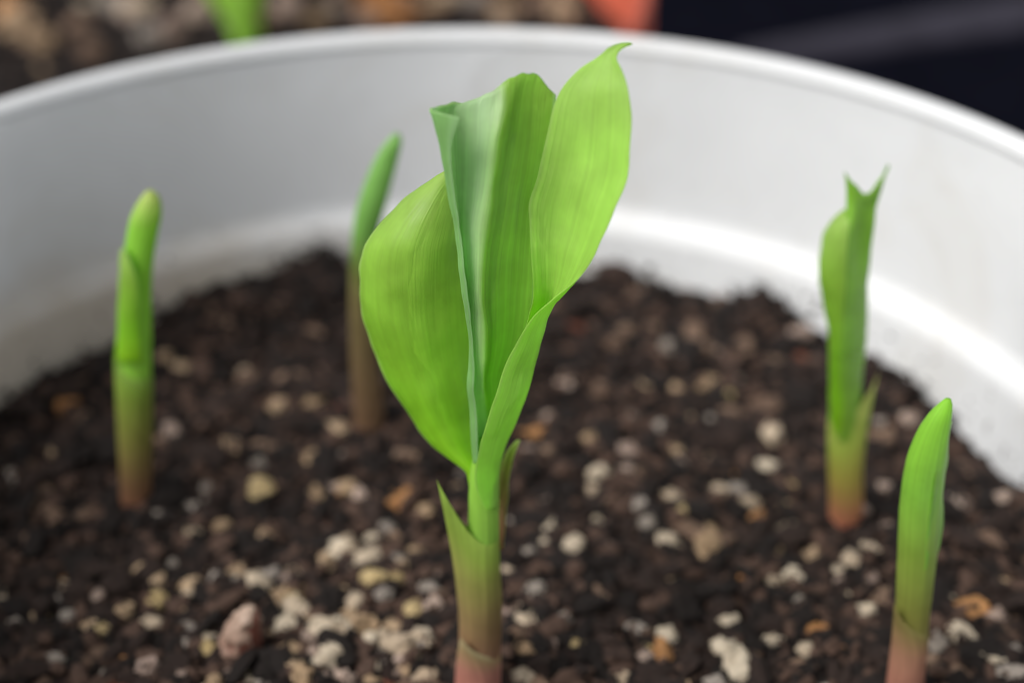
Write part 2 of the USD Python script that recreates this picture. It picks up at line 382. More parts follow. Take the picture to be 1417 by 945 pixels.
# fine pale grit, denser in the sandy patch at the front left
sand = on_level(455, 860)
xy = disc(9000, 82.0, WC, 33)
dens = 0.62 + 1.6 * np.exp(-((xy[:, 0] - sand[0]) ** 2 / 14 ** 2 + (xy[:, 1] - sand[1]) ** 2 / 13 ** 2))
dens *= 0.45 + 1.1 * meshkit.fbm(np.stack([xy[:, 0] / 12, xy[:, 1] / 12, 0 * xy[:, 0] + 3], -1), 2, 4)
dens *= np.where(xy[:, 1] > 0, 0.7, 1.0)
xy = xy[rng.uniform(size=len(xy)) < dens]
r = np.clip(np.exp(rng.normal(math.log(0.6), 0.42, len(xy))), 0.25, 1.35)
part(soil, 'fine_grit', scatter(xy, r, lambda x, y: soil_z(x, y) + 0.5, 0.5, 6), M_FINE, base, smooth=42, kind='stuff')

slv = []
lr = np.random.default_rng(64)
for k in range(170):
    p = on_level(lr.uniform(-40, 1460), lr.uniform(380, 985))
    if np.hypot(*(p[:2] - WC)) > 80:
        continue
    a, ln, wd = lr.uniform(0, np.pi), lr.uniform(1.6, 5.5), lr.uniform(0.16, 0.55)
    tt = np.linspace(-1, 1, 7)
    bend = lr.normal(0, 0.12)
    x_ = p[0] + ln * (tt * math.cos(a) - bend * tt ** 2 * math.sin(a)); y_ = p[1] + ln * (tt * math.sin(a) + bend * tt ** 2 * math.cos(a))
    z_ = soil_z(x_, y_).mean() + 0.75 + ln * tt * lr.normal(0, 0.14)
    wv = wd * (1 - 0.75 * np.abs(tt) ** 2.5)
    sec = np.array([(-1, 0), (-0.4, 0.5), (0.5, 0.42), (1, -0.1), (0, -0.5)])
    V = np.stack([x_[:, None] - wv[:, None] * math.sin(a) * sec[:, 0], y_[:, None] + wv[:, None] * math.cos(a) * sec[:, 0], z_[:, None] + wv[:, None] * sec[:, 1] * 0.8], -1).reshape(-1, 3)
    slv.append((V, np.vstack([grid_faces(7, 5, True), [[0, 2, 1], [0, 3, 2], [0, 4, 3], [30, 31, 32], [30, 32, 33], [30, 33, 34]]])))
part(soil, 'bark_sliver_mass', join(slv), mineral('bark_slivers', [(0, (0.05, 0.028, 0.02)), (0.5, (0.16, 0.09, 0.055)), (1, (0.36, 0.25, 0.16))], 0.8, 900, True), base, smooth=40, kind='stuff')
ang = lr.uniform(0, 2 * np.pi, 900)
hz = np.clip(lr.exponential(1.7, 900), 0, 9)
rr_ = 84.25 + np.clip(hz * 0.06, 0, 0.5) - 0.2
stuck = np.stack([WC[0] + rr_ * np.cos(ang), WC[1] + rr_ * np.sin(ang)], 1)
zz_ = soil_z(stuck[:, 0], stuck[:, 1]) + hz
zi = {(round(a_, 6), round(b_, 6)): c_ for (a_, b_), c_ in zip(stuck, zz_)}
part(soil, 'stuck_crumb_mass', scatter(stuck, np.clip(lr.exponential(0.2, 900), 0.08, 0.9), lambda x, y: zz_, 0.0, 12), M_CRUMB, base, smooth=42, kind='stuff')

GRAINS = '''783 521 24 pink;894 532 24 tan;936 532 22 tan;979 523 28 tan;926 484 24 grey;1070 592 31 pale;908 581 26 grey;873 572 22 grey;1109 470 28 pink;1074 495 26 brown;830 650 33 pale
943 632 24 pink;869 620 28 pink;996 664 28 pale;933 682 27 pale;1039 682 25 pale;1067 634 26 pale;763 683 30 pink;742 593 27 orange;1025 486 30 brown;1060 553 40 brown;830 535 28 brown;816 599 26 tan
793 751 30 pale;842 751 25 pink;898 716 24 grey;884 690 24 grey;948 704 24 yellow;925 741 33 pale;985 725 26 tan;980 751 36 tan;929 786 30 tan;1096 723 32 pale;1125 756 26 tan;1073 751 27 tan
1177 770 29 pale;1201 756 22 pale;1104 788 32 pale;1032 791 20 orange;1162 797 24 pink;1205 791 24 pink;1197 836 29 pale;743 811 28 grey;972 838 25 grey;1010 846 30 pale;880 853 23 grey;923 867 32 pale
894 896 24 pink;917 888 28 orange;1071 873 27 pale;1117 888 26 pale;1131 865 28 orange;1003 890 36 pale;1022 914 42 pale;865 929 36 pale;727 861 36 pale;799 886 25 yellow;723 900 26 tan;991 931 28 grey
1146 941 26 grey;723 935 32 pale;1173 888 20 orange;268 689 30 grey;285 665 24 grey;361 672 36 yellow;443 678 28 tan;474 675 26 orange;368 727 26 tan;327 775 30 tan;406 775 25 pale;375 778 26 grey
354 799 36 pale;299 785 28 grey;213 795 28 tan;213 823 30 yellow;268 792 26 tan;137 823 22 pink;127 861 24 tan;161 898 30 orange;206 929 32 pink;172 837 26 tan;409 830 42 pale;443 868 42 pale;471 860 40 pale
395 850 36 pale;454 905 44 pale;474 929 40 pink;237 759 20 grey;265 727 24 pale;303 713 30 tan;223 702 26 grey;93 850 22 grey;17 857 26 grey;72 902 24 grey;82 819 20 grey;474 750 40 pale;481 676 30 tan
558 689 44 orange;477 747 40 pale;508 764 36 pale;575 749 26 tan;518 796 38 yellow;491 820 32 pale;603 784 24 pink;572 831 32 yellow;552 886 46 pale;464 865 46 pale;582 879 34 pale;498 859 36 tan;518 916 26 pale
385 558 30 tan;435 552 32 tan;308 448 26 brown;250 500 26 tan;77 624 24 tan;132 629 24 brown;237 596 26 pink;275 679 24 grey;363 668 26 tan;435 635 30 tan;462 673 30 pink;290 400 30 brown;430 455 28 brown
760 720 26 pale;735 755 22 grey;1330 862 34 pale;1308 812 26 pale;1230 730 24 pink;1382 838 30 pink;1392 800 26 tan;1370 905 36 pale;1400 930 34 grey;1260 575 26 pink;1320 700 30 pink;1340 640 30 brown;1390 690 26 pink
1225 660 24 pink;1215 590 24 brown;1010 560 26 brown;850 480 28 brown;960 470 30 brown;1000 430 28 brown;590 930 36 pale;420 940 32 tan;540 850 28 tan;385 905 30 tan;260 880 24 grey;110 700 26 brown;45 640 24 brown
40 745 26 brown;75 780 22 orange;320 610 26 tan;380 620 24 brown;400 520 26 brown;340 520 24 brown;560 640 28 brown;590 700 30 tan;470 590 28 tan;780 850 24 grey;830 810 22 brown;1110 830 24 grey;1050 700 22 orange;700 780 28 pale'''
names = {'pale': 'grit_grain', 'grey': 'grit_grain', 'tan': 'grit_grain', 'yellow': 'grit_grain', 'pink': 'grit_grain', 'orange': 'bark_chip', 'brown': 'bark_chip', 'red': 'bark_chip', 'dark': 'peat_clod'}


def put_grain(parent, b, x, y, zf, rad, tone, seed, sink=0.25):
    lr = np.random.default_rng(seed)
    bark = tone in ('orange', 'brown', 'red', 'dark')
    flat = (lr.uniform(1.1, 1.6), lr.uniform(0.75, 1.0), lr.uniform(0.5, 0.75)) if bark else (lr.uniform(0.95, 1.3), lr.uniform(0.85, 1.05), lr.uniform(0.7, 0.95))
    z = float(zf(np.array([x]), np.array([y]))[0])
    part(parent, names[tone], lump(rad, (x, y, z + rad * (0.75 - sink)), 1, flat, seed, 0.7 if bark else 0.45), GRAIN[tone], b, smooth=48)


n = 0
taken = []
for row in GRAINS.replace('\n', ';').split(';'):
    u, v, s, tone = row.split()
    p = on_level(float(u), float(v), 0.6)
    if np.hypot(*(p[:2] - WC)) > 82:
        continue
    rad = 0.46 * float(s) * px_mm(p)
    put_grain(soil, base, p[0], p[1], soil_z, rad, tone, 2000 + n, 0.2)
    taken.append((p[0], p[1], rad)); n += 1
for p, s in clod_at:
    if np.hypot(*(p[:2] - WC)) < 82:
        put_grain(soil, base, p[0], p[1], soil_z, 0.42 * s * px_mm(p), 'dark', 2000 + n, 0.25); n += 1
lr = np.random.default_rng(91)
for k in range(80):
    u, v = lr.normal(420, 105), lr.normal(850, 66)
    p = on_level(u, v, 0.8)
    if v > 985 or 620 < u < 705 or (290 < u < 372 and 820 < v < 900):
        continue
    put_grain(soil, base, p[0], p[1], soil_z, lr.uniform(0.65, 1.2), ['pale', 'pale', 'tan', 'tan', 'yellow', 'pink', 'grey'][lr.integers(7)], 9000 + k, -0.1); n += 1
tones = ['brown'] * 9 + ['dark'] * 8 + ['tan'] * 3 + ['grey'] * 3 + ['pink'] * 3 + ['pale'] * 4 + ['orange', 'yellow', 'red']
k = 0
while n < 500:
    u, v = rng.uniform(-30, 1450), rng.uniform(350, 980)
    p = on_level(u, v, 0.5)
    rad = rng.uniform(0.8, 1.7)
    if np.hypot(*(p[:2] - WC)) > 81.5 or any((p[0] - a) ** 2 + (p[1] - b) ** 2 < (0.8 * (rad + c)) ** 2 for a, b, c in taken):
        continue
    tone = tones[rng.integers(len(tones))]
    if v < 480 and tone not in ('brown', 'dark', 'red'):
        tone = 'brown'
    if tone in ('pale', 'tan', 'grey', 'pink', 'yellow'):
        rad *= 0.75
    put_grain(soil, base, p[0], p[1], soil_z, rad, tone, 5000 + n, 0.35)
    taken.append((p[0], p[1], rad)); n += 1


# soil of the red pot
def red_z(x, y):
    P = np.stack([np.asarray(x) / 14.0, np.asarray(y) / 14.0, 0 * np.asarray(x, float) + 31], -1)
    return RSOIL + 5.0 * (meshkit.fbm(P, 3, 17) - 0.5)


rb = (*RC, RSOIL)
rsoil = thing('potting_soil', 'coarse brown potting soil filling the red pot at the back', 'soil', rb)
part(rsoil, 'soil_bed', bed(136.3, RC, red_z, 110, 50), M_BED, rb)
xy = disc(9000, 135, RC, 41)
r = np.clip(np.exp(rng.normal(math.log(1.0), 0.45, len(xy))), 0.4, 2.6)
part(rsoil, 'peat_crumb_mass', scatter(xy, r, red_z, 0.3, 9), M_CRUMB, rb, smooth=42, kind='stuff')
spots = [(30, 50, 60, 'tan'), (15, 25, 50, 'orange'), (60, 70, 40, 'tan'), (190, 22, 48, 'pale'), (240, 48, 44, 'pink'), (205, 55, 40, 'grey'), (275, 30, 40, 'pink'), (110, 40, 40, 'brown'), (400, 20, 42, 'pink'), (440, 30, 40, 'tan'), (528, 12, 52, 'orange'), (532, 30, 80, 'orange'), (505, 34, 34, 'pink'), (600, 20, 40, 'tan'), (660, 15, 42, 'grey'), (700, 24, 40, 'tan'), (755, 14, 44, 'brown'), (570, 10, 36, 'brown'), (780, 22, 36, 'tan'), (470, 8, 40, 'brown'), (130, 80, 40, 'brown'), (160, 10, 40, 'grey'), (620, 5, 36, 'pale'), (370, 35, 34, 'brown')]
for i, (u, v, s, tone) in enumerate(spots):
    p = on_level(u, v, RSOIL + 1)
    put_grain(rsoil, rb, p[0], p[1], red_z, 0.42 * s * px_mm(p), tone, 7000 + i, 0.1)
for i in range(120):
    a, rr = rng.uniform(0, 2 * np.pi), 132 * math.sqrt(rng.uniform())
    put_grain(rsoil, rb, RC[0] + rr * math.cos(a), RC[1] + rr * math.sin(a), red_z, rng.uniform(1.5, 3.0), tones[rng.integers(len(tones))], 7100 + i, 0.3)

# ------------------------------------------------------------------ plant builders


def blade(rows, y0, nu=26, nv=60, thick=0.28, ridges=0.0, nr=14, crease=False, ragged=0.0):
    """rows from base to tip; each row a list of (u, v, dy) across the blade, same count. Returns a closed sheet with uv."""
    C = np.array([[at(u, v, y0 + dy) for u, v, dy in row] for row in rows])         # rows x cols x 3
    d = np.linalg.norm(np.diff(C, axis=0), axis=2).mean(1)
    t = np.concatenate([[0], np.cumsum(d)]); t /= t[-1]
    m = C.shape[1]
    tt, ss = np.linspace(0, 1, nv), np.linspace(0, 1, nu)
    along = PchipInterpolator(t, C, axis=0)(tt)
    # spacing across by mean chord so that folds stay round
    e = np.linalg.norm(np.diff(C, axis=1), axis=2).mean(0)
    sc = np.concatenate([[0], np.cumsum(e)]); sc /= sc[-1]
    G = (PchipInterpolator if crease else lambda a_, b_, axis: CubicSpline(a_, b_, axis=axis, bc_type='natural'))(sc, along, axis=1)(ss) if m > 2 else along[:, :1] * (1 - ss)[None, :, None] + along[:, 1:] * ss[None, :, None]
    f = grid_faces(nv, nu)
    V = G.reshape(-1, 3)
    N = normals(V, f)
    uu, vv = np.meshgrid(ss, tt)
    if ridges:
        V = V + N * (ridges * np.cos(2 * np.pi * nr * uu) * np.sin(np.pi * np.clip(vv, 0, 1)) ** 0.5).reshape(-1, 1)
    taper = (0.25 + 0.75 * np.clip(np.minimum(uu, 1 - uu) * 9, 0, 1)).reshape(-1, 1)
    und = (meshkit.fbm(V / 6.5 + 3.3, 3, 12) - 0.5) * 0.9 + (meshkit.fbm(V / np.array([1.1, 1.1, 7.0]), 2, 19) - 0.5) * 0.16
    V = V + N * (und * np.clip(vv * 4, 0, 1).ravel())[:, None]
    if ragged:
        up = np.clip((vv.ravel() - 0.93) / 0.07, 0, 1) ** 2
        jag = meshkit.noise(np.stack([uu.ravel() * 11, 0 * uu.ravel(), 0 * uu.ravel()], -1), 5) + 0.3 * meshkit.noise(np.stack([uu.ravel() * 31, 0 * uu.ravel() + 4, 0 * uu.ravel()], -1), 6) - 0.65
        V = V + (up * jag * ragged)[:, None] * np.array([0, 0, 1.0])
    rim_ = (np.minimum(uu, 1 - uu) < 0.5 / nu).ravel() * (meshkit.noise(np.stack([vv.ravel() * 26, uu.ravel() * 9, 0 * vv.ravel()], -1), 3) - 0.5)
    V = V + (0.16 * rim_ * np.sign(uu.ravel() - 0.5) * np.sin(np.pi * vv.ravel()))[:, None] * np.array([1.0, 0, 0])
    A, B = V + N * thick / 2 * taper, V - N * thick / 2 * taper
    k = len(V)
    idx = np.arange(k).reshape(nv, nu)
    loop = np.concatenate([idx[0, :], idx[1:, -1], idx[-1, -2::-1], idx[-2:0:-1, 0]])
    nxt = np.roll(loop, -1)
    side = np.concatenate([np.stack([loop, nxt + k, nxt], 1), np.stack([loop, loop + k, nxt + k], 1)])
    uv = np.stack([uu.ravel(), vv.ravel()], 1)
    return (np.vstack([A, B]), np.vstack([f, f[:, ::-1] + k, side])), np.vstack([uv, uv + [2, 0]])


def tube(rows, y0, n=28, flat=0.85, lines=0.0, seed=0, cap=True, lumpy=0.0):
    """rows from base to tip: (left u, right u, v, dy): a closed round shoot whose outline is given."""
    P = []
    for lu, ru, v, dy in rows:
        c = at((lu + ru) / 2, v, y0 + dy)
        P.append([*c, (ru - lu) / 2 * px_mm(c)])
    P = np.array(P)
    t = np.concatenate([[0], np.cumsum(np.linalg.norm(np.diff(P[:, :3], axis=0), axis=1))]); t /= t[-1]
    tt = np.linspace(0, 1, max(30, 6 * len(rows)))
    Q = PchipInterpolator(t, P, axis=0)(tt)
    a = np.linspace(0, 2 * np.pi, n, endpoint=False)
    wob = 1 + lines * np.cos(a * 9 + seed)[None, :] + 0.02 * np.cos(a * 2 + seed)[None, :]
    R = Q[:, 3:4] * wob
    V = np.stack([Q[:, 0:1] + R * np.cos(a), Q[:, 1:2] + flat * R * np.sin(a), np.repeat(Q[:, 2:3], n, 1)], -1)
    V = V + (lumpy + 0.12) * (meshkit.fbm(V / (1.3 if lumpy else 3.0), 3, 21) - 0.5)[..., None] * np.stack([np.cos(a), np.sin(a), 0 * a], -1)[None]
    uv = np.stack([np.repeat((a / 2 / np.pi)[None], len(tt), 0), np.repeat(tt[:, None], n, 1)], -1).reshape(-1, 2)
    f = grid_faces(len(tt), n, True)
    V = V.reshape(-1, 3)
    if cap:
        top = V[-n:].mean(0)
        V = np.vstack([V, top]); uv = np.vstack([uv, [0.5, 1.0]])
        b = (len(tt) - 1) * n
        f = np.vstack([f, [[b + j, b + (j + 1) % n, len(V) - 1] for j in range(n)]])
    return (V, f), uv


def sheath(rows, y0, tip, n=64, m=26, tip_angle=math.pi, width=0.8, low=0.0, thick=0.22, flat=0.88):
    """an open papery collar round the shoot: rows (left u, right u, v, dy) base to collar; one side runs up to the pixel tip (u, v, dy)."""
    P = np.array([[*at((l + r_) / 2, v, y0 + dy), (r_ - l) / 2 * px_mm(at((l + r_) / 2, v, y0 + dy))] for l, r_, v, dy in rows])
    t = np.linspace(0, 1, len(P))
    a = np.linspace(0, 2 * np.pi, n, endpoint=False)
    tp = at(tip[0], tip[1], y0 + tip[2])
    da = np.abs((a - tip_angle + np.pi) % (2 * np.pi) - np.pi)
    wgt = (0.5 + 0.5 * np.cos(da)) ** (2.6 / width)
    tt = np.linspace(0, 1, m)
    pc = PchipInterpolator(t, P, axis=0)
    V = np.zeros((m, n, 3))
    for j in range(n):
        q_ = pc(tt * (1 - low * (1 - wgt[j]) * (0.5 + 0.5 * math.cos(a[j] - tip_angle + 0.6))))
        ring = np.stack([q_[:, 0] + q_[:, 3] * math.cos(a[j]), q_[:, 1] + flat * q_[:, 3] * math.sin(a[j]), q_[:, 2]], 1)
        k_ = np.clip((tt - 0.45) / 0.55, 0, 1) ** 1.5
        ring += (wgt[j] * k_)[:, None] * (tp - ring[-1])
        V[:, j] = ring
    V = V.reshape(-1, 3)
    f = grid_faces(m, n, True)
    N = normals(V, f)
    k = len(V)
    top = np.arange(k).reshape(m, n)[-1]
    nx = np.roll(top, -1)
    f2 = np.vstack([f, f[:, ::-1] + k, np.stack([top, nx, nx + k], 1), np.stack([top, nx + k, top + k], 1)])
    # the inner skin lies inside the outer one
    c = PchipInterpolator(t, P, axis=0)(tt)[:, :3].repeat(n, 0)
    out = np.sign(((V - c) * N).sum(1).mean())
    uv = np.stack([np.tile(a / 2 / np.pi, m), np.repeat(tt, n)], 1)
    return (np.vstack([V, V - out * N * thick * (1 - 0.75 * np.repeat(tt ** 3, n))[:, None]]), f2), np.vstack([uv, uv + [2, 0]])


# plant colours, base to tip
LEAF = plant('fresh_leaf', [(0, (0.40, 0.72, 0.03)), (0.3, (0.32, 0.64, 0.035)), (0.7, (0.38, 0.62, 0.08)), (1, (0.50, 0.70, 0.18))], back=(0.25, 0.48, 0.07), streak=0.08, veins=22.0, translucent=0.5, tcol=(1.2, 1.3, 0.5), edge=(0.55, 0.7, 0.3))
LEAF_R = plant('bright_leaf', [(0, (0.42, 0.68, 0.11)), (0.4, (0.42, 0.67, 0.11)), (1, (0.48, 0.70, 0.17))], back=(0.44, 0.70, 0.14), streak=0.09, veins=18.0, translucent=0.5, tcol=(1.2, 1.3, 0.5), edge=(0.45, 0.62, 0.2))
LEAF_C = plant('furled_leaf', [(0, (0.40, 0.72, 0.11)), (0.25, (0.42, 0.76, 0.10)), (1, (0.42, 0.72, 0.11))], back=(0.36, 0.62, 0.24), streak=0.13, translucent=0.55, rough=0.34, edge=(0.48, 0.70, 0.40), across=[(0, (1.6, 1.2, 5.0)), (0.12, (1.4, 1.15, 4.5)), (0.25, (1.1, 1.05, 3.0)), (0.42, (1.6, 1.25, 5.0)), (0.5, (1.5, 1.2, 4.0)), (0.56, (1, 1, 1)), (0.8, (0.9, 0.95, 0.8)), (1, (1.1, 1.05, 1))])  # across: sky sheen in the rolled channel painted in as a pale bluish tone
LEAF_S = plant('small_rolled_leaf', [(0, (0.28, 0.52, 0.05)), (0.4, (0.26, 0.56, 0.06)), (1, (0.27, 0.56, 0.05))], back=(0.24, 0.46, 0.12), streak=0.14, translucent=0.3)
STEM = plant('green_stem', [(0, (0.30, 0.16, 0.10)), (0.3, (0.27, 0.27, 0.07)), (0.55, (0.32, 0.58, 0.09)), (1, (0.30, 0.62, 0.06))], streak=0.12, translucent=0.2)
SHEATH = plant('sheath', [(0, (0.46, 0.19, 0.14)), (0.3, (0.42, 0.24, 0.14)), (0.52, (0.42, 0.31, 0.13)), (0.72, (0.44, 0.45, 0.12)), (0.88, (0.42, 0.58, 0.10)), (1, (0.46, 0.66, 0.12))], back=(0.44, 0.58, 0.14), streak=0.15, translucent=0.38)
PINK = plant('pink_sheath', [(0, (0.56, 0.20, 0.17)), (0.6, (0.56, 0.25, 0.19)), (0.85, (0.45, 0.32, 0.16)), (1, (0.62, 0.55, 0.3))], back=(0.4, 0.28, 0.15), streak=0.15, translucent=0.2)
SPEAR = plant('spear', [(0, (0.30, 0.17, 0.10)), (0.12, (0.26, 0.24, 0.07)), (0.34, (0.29, 0.47, 0.06)), (0.5, (0.33, 0.68, 0.07)), (0.9, (0.32, 0.70, 0.06)), (1, (0.42, 0.52, 0.12))], streak=0.15, translucent=0.25)
SPEAR_B = plant('slender_spear', [(0, (0.26, 0.15, 0.09)), (0.35, (0.22, 0.15, 0.07)), (0.55, (0.22, 0.25, 0.06)), (0.7, (0.22, 0.48, 0.10)), (1, (0.25, 0.54, 0.12))], streak=0.15, translucent=0.25)
BUD = plant('pink_bud', [(0, (0.25, 0.12, 0.09)), (0.4, (0.48, 0.31, 0.24)), (1, (0.58, 0.43, 0.34))], streak=0.3, translucent=0.15)

# ------------------------------------------------------------------ the tall shoot in front, unfurling
b0 = on_level(662, 956)
Y0 = b0[1]
big = thing('lily_shoot', 'tall leafy shoot unfurling three broad green leaves in the middle of the pot', 'seedling', b0)


def add(t, b, name, mu, mat, **kw):
    part(t, name, mu[0], mat, b, uv=mu[1], **kw)


# left leaf: left margin nearest, right side wraps behind the furled leaf
LA = [(652, 700, 676), (647, 655, 673), (599, 618, 672), (559, 564, 672), (531, 520, 671), (511, 472, 668), (501, 432, 667), (499, 381, 665), (504, 345, 664), (525, 312, 664), (552, 281, 663), (586, 252, 660), (618, 236, 652), (640, 234, 648)]
rows = []
for i, (l, v, r_) in enumerate(LA):
    w_ = r_ - l
    k = min(1.0, w_ / 150)
    e_ = 4.5 * max(0.0, (330 - v) / 100)
    rows.append([(l, v, 7.5 * k - 0.4 + e_), (l + 0.12 * w_, v + 1, 4.6 * k - 0.3 + e_), (l + 0.40 * w_, v + 2, 2.4 * k + e_), (l + 0.72 * w_, v + 1, 3.2 * k + 0.5 + e_), (r_, v - 2, 4.8 * k + 1.2 + e_)])
add(big, b0, 'leaf', blade(rows, Y0, 40, 80, 0.3, 0.035, 17), LEAF, label='broad bright leaf on the left of the shoot')

# middle leaf, rolled like a funnel: flap margin, fold, back, right edge
rows = [
    [(661, 640, -1.3), (656, 640, -.7), (657, 640, .6), (664, 640, 1.3), (672, 640, 1.3), (679, 640, .8), (683, 640, 0), (674, 640, -1.3)],
    [(661, 600, -1.9), (653, 600, -1.0), (655, 600, .8), (664, 600, 1.6), (674, 600, 1.6), (682, 600, 1.0), (686, 600, 0), (678, 600, -1.5)],
    [(657, 530, -2.0), (651, 530, -1.6), (655, 530, -.6), (661, 530, -.9), (668, 530, -1.2), (681, 530, .4), (696, 530, 1.2), (710, 530, 1.5)],
    [(653, 455, -2.4), (647, 455, -2.1), (652, 455, -.8), (660, 455, -1.5), (668, 455, -1.8), (686, 455, .2), (714, 450, 1.4), (738, 448, 1.6)],
    [(647, 405, -2.6), (641, 405, -2.3), (646, 405, -.4), (657, 405, -1.9), (664, 405, -2.2), (686, 402, 0), (718, 398, 1.4), (742, 396, 1.8)],
    [(638, 335, -2.8), (631, 335, -2.4), (638, 335, -.7), (660, 333, -2.0), (668, 332, -2.4), (692, 328, .2), (722, 324, 1.6), (745, 320, 2.0)],
    [(629, 268, -3.2), (620, 266, -2.5), (633, 264, -.5), (669, 260, -1.9), (678, 258, -2.3), (704, 250, .6), (733, 245, 1.8), (752, 240, 2.2)],
    [(624, 215, -3.6), (609, 208, -2.6), (629, 206, 0), (676, 200, -1.4), (685, 198, -1.8), (714, 190, 1.0), (742, 184, 1.8), (763, 180, 2.0)],
    [(634, 172, -4.2), (600, 161, -2.7), (626, 154, .4), (682, 146, .2), (696, 142, 0), (722, 132, 1.4), (746, 136, 1.8), (769, 145, 1.8)],
    [(637, 163, -4.2), (597, 151, -2.6), (636, 145, .6), (684, 126, .9), (694, 121, 1.0), (730, 104, 1.6), (750, 112, 1.8), (770, 131, 1.6)],
]
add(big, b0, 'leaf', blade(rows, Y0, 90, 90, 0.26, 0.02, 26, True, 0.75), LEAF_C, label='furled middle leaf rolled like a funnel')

# right leaf: left margin, trough, keel, front margin (which folds over the keel low down)
rows = [
    [(668, 705, 1.2), (684, 705, 1.6), (688, 705, 0), (672, 705, -2.0)],
    [(672, 660, 1.0), (685, 660, 1.6), (689, 660, -.4), (657, 662, -2.8)],
    [(680, 622, .6), (691, 620, 1.4), (696, 620, -.8), (663, 625, -3.8)],
    [(690, 585, .2), (705, 582, 1.2), (713, 580, -1.2), (671, 587, -4.6)],
    [(700, 535, -.6), (722, 532, 1.0), (730, 530, -1.4), (690, 532, -5.4)],
    [(714, 488, -1.2), (736, 488, .8), (743, 486, -1.6), (714, 482, -5.8)],
    [(729, 442, -1.8), (748, 446, .4), (755, 440, -2.2), (741, 438, -5.8)],
    [(737, 412, -2.0), (758, 418, -.2), (772, 416, -2.4), (771, 411, -5.2)],
    [(737, 384, -1.8), (762, 390, -.8), (786, 390, -2.8), (804, 382, -5.4)],
    [(733, 340, -1.4), (764, 344, -1.0), (800, 344, -3.0), (829, 336, -6.0)],
    [(732, 290, -.8), (770, 292, -.8), (816, 292, -3.0), (852, 289, -6.0)],
    [(745, 240, -.2), (784, 240, -.6), (832, 240, -2.8), (871, 240, -5.6)],
    [(758, 184, .4), (794, 182, -.2), (838, 182, -2.2), (874, 184, -4.8)],
    [(772, 133, 1.0), (802, 130, .4), (840, 130, -1.4), (869, 134, -3.4)],
    [(800, 98, 1.2), (820, 96, .8), (844, 97, -.2), (861, 101, -1.8)],
    [(829, 78, 1.2), (837, 76, 1.0), (846, 77, .6), (853, 81, -.4)],
    [(843, 66, 1.0), (848, 67, 1.0), (853, 68.5, .8), (857, 71, .4)],
    [(870, 60, .8), (872, 60.5, .8), (873, 61, .8), (875, 62, .7)],
]
add(big, b0, 'leaf', blade(rows, Y0, 40, 100, 0.28, 0.035, 15), LEAF_R, label='tall right leaf with a hooked tip')

add(big, b0, 'stem', tube([(640, 688, 985, 0), (642, 690, 900, 0), (645, 691, 800, 0), (648, 690, 720, 0), (650, 688, 660, 0), (655, 683, 632, 0), (663, 676, 606, 0)], Y0, lines=0.008), STEM)
add(big, b0, 'sheath', sheath([(634, 690, 985, 0), (635, 693, 900, 0), (635, 695, 840, 0), (640, 692.5, 790, 0), (645.5, 691, 742, 0)], Y0, (604, 663, -1.5), width=0.55, low=0.06, thick=0.12, tip_angle=math.pi + 0.25), SHEATH, label='pale olive sheath with a pointed tip on the left')
add(big, b0, 'sheath', sheath([(630, 690, 990, -.3), (630, 693, 940, -.3), (631, 694, 915, -.3), (632, 694, 905, -.3)], Y0, (638, 880, -2.8), width=1.3, low=0.3, tip_angle=math.pi + 0.9), PINK, label='pink lower sheath')
add(big, b0, 'sheath', blade([[(672, 760, 2.4), (684, 760, 2.6), (696, 760, 1.6)], [(684, 700, 2.6), (692, 700, 3.0), (701, 700, 2.0)], [(688, 655, 2.8), (698, 655, 3.4), (708, 652, 2.6)], [(697, 628, 3.2), (706, 628, 3.6), (715, 624, 3.0)], [(714, 610, 3.6), (717, 609, 3.7), (719, 609, 3.6)]], Y0, 14, 30, 0.35), SHEATH, label='small pale bract on the right of the stem')

# ------------------------------------------------------------------ the four smaller shoots
# left
b1 = on_level(189, 692); y1 = b1[1]
s1 = thing('lily_shoot', 'upright rolled green spear at the left edge of the soil', 'seedling', b1)
add(s1, b1, 'spear', tube([(171, 206, 715, 0), (168, 207, 640, 0), (165, 208, 560, 0), (165, 209, 500, 0), (167, 209, 430, 0), (170, 210, 380, 0), (173, 214, 345, 0), (179, 222, 305, 0), (189, 223, 282, 0), (197, 219, 270, 0), (203, 212, 264, 0)], y1, lines=0.012), SPEAR)
add(s1, b1, 'leaf', blade([[(163, 500, 0), (166, 500, -1.9), (182, 500, -2.7), (198, 500, -2.2)], [(163, 430, 0), (166, 430, -1.8), (180, 430, -2.6), (193, 430, -2.4)], [(165, 385, 0), (167, 385, -1.6), (178, 385, -2.5), (189, 385, -2.6)], [(166, 358, -.2), (168, 358, -1.3), (174, 358, -2.0), (180, 360, -2.4)], [(168, 344, -.6), (169, 344, -1.0), (171, 345, -1.4), (173, 347, -1.8)]], y1, 16, 30, 0.3), LEAF, label='outer leaf with a notched tip')
add(s1, b1, 'sheath', sheath([(168, 209, 715, 0), (165, 210, 640, 0), (162, 211, 580, 0), (161, 211, 540, 0), (162, 210.5, 520, 0)], y1, (158, 484, -.5), width=1.6, low=0.22, thick=0.14), plant('left_sheath', [(0, (0.34, 0.13, 0.09)), (0.18, (0.28, 0.16, 0.08)), (0.4, (0.26, 0.25, 0.06)), (0.8, (0.24, 0.38, 0.05)), (1, (0.27, 0.46, 0.08))], streak=0.12, translucent=0.25))

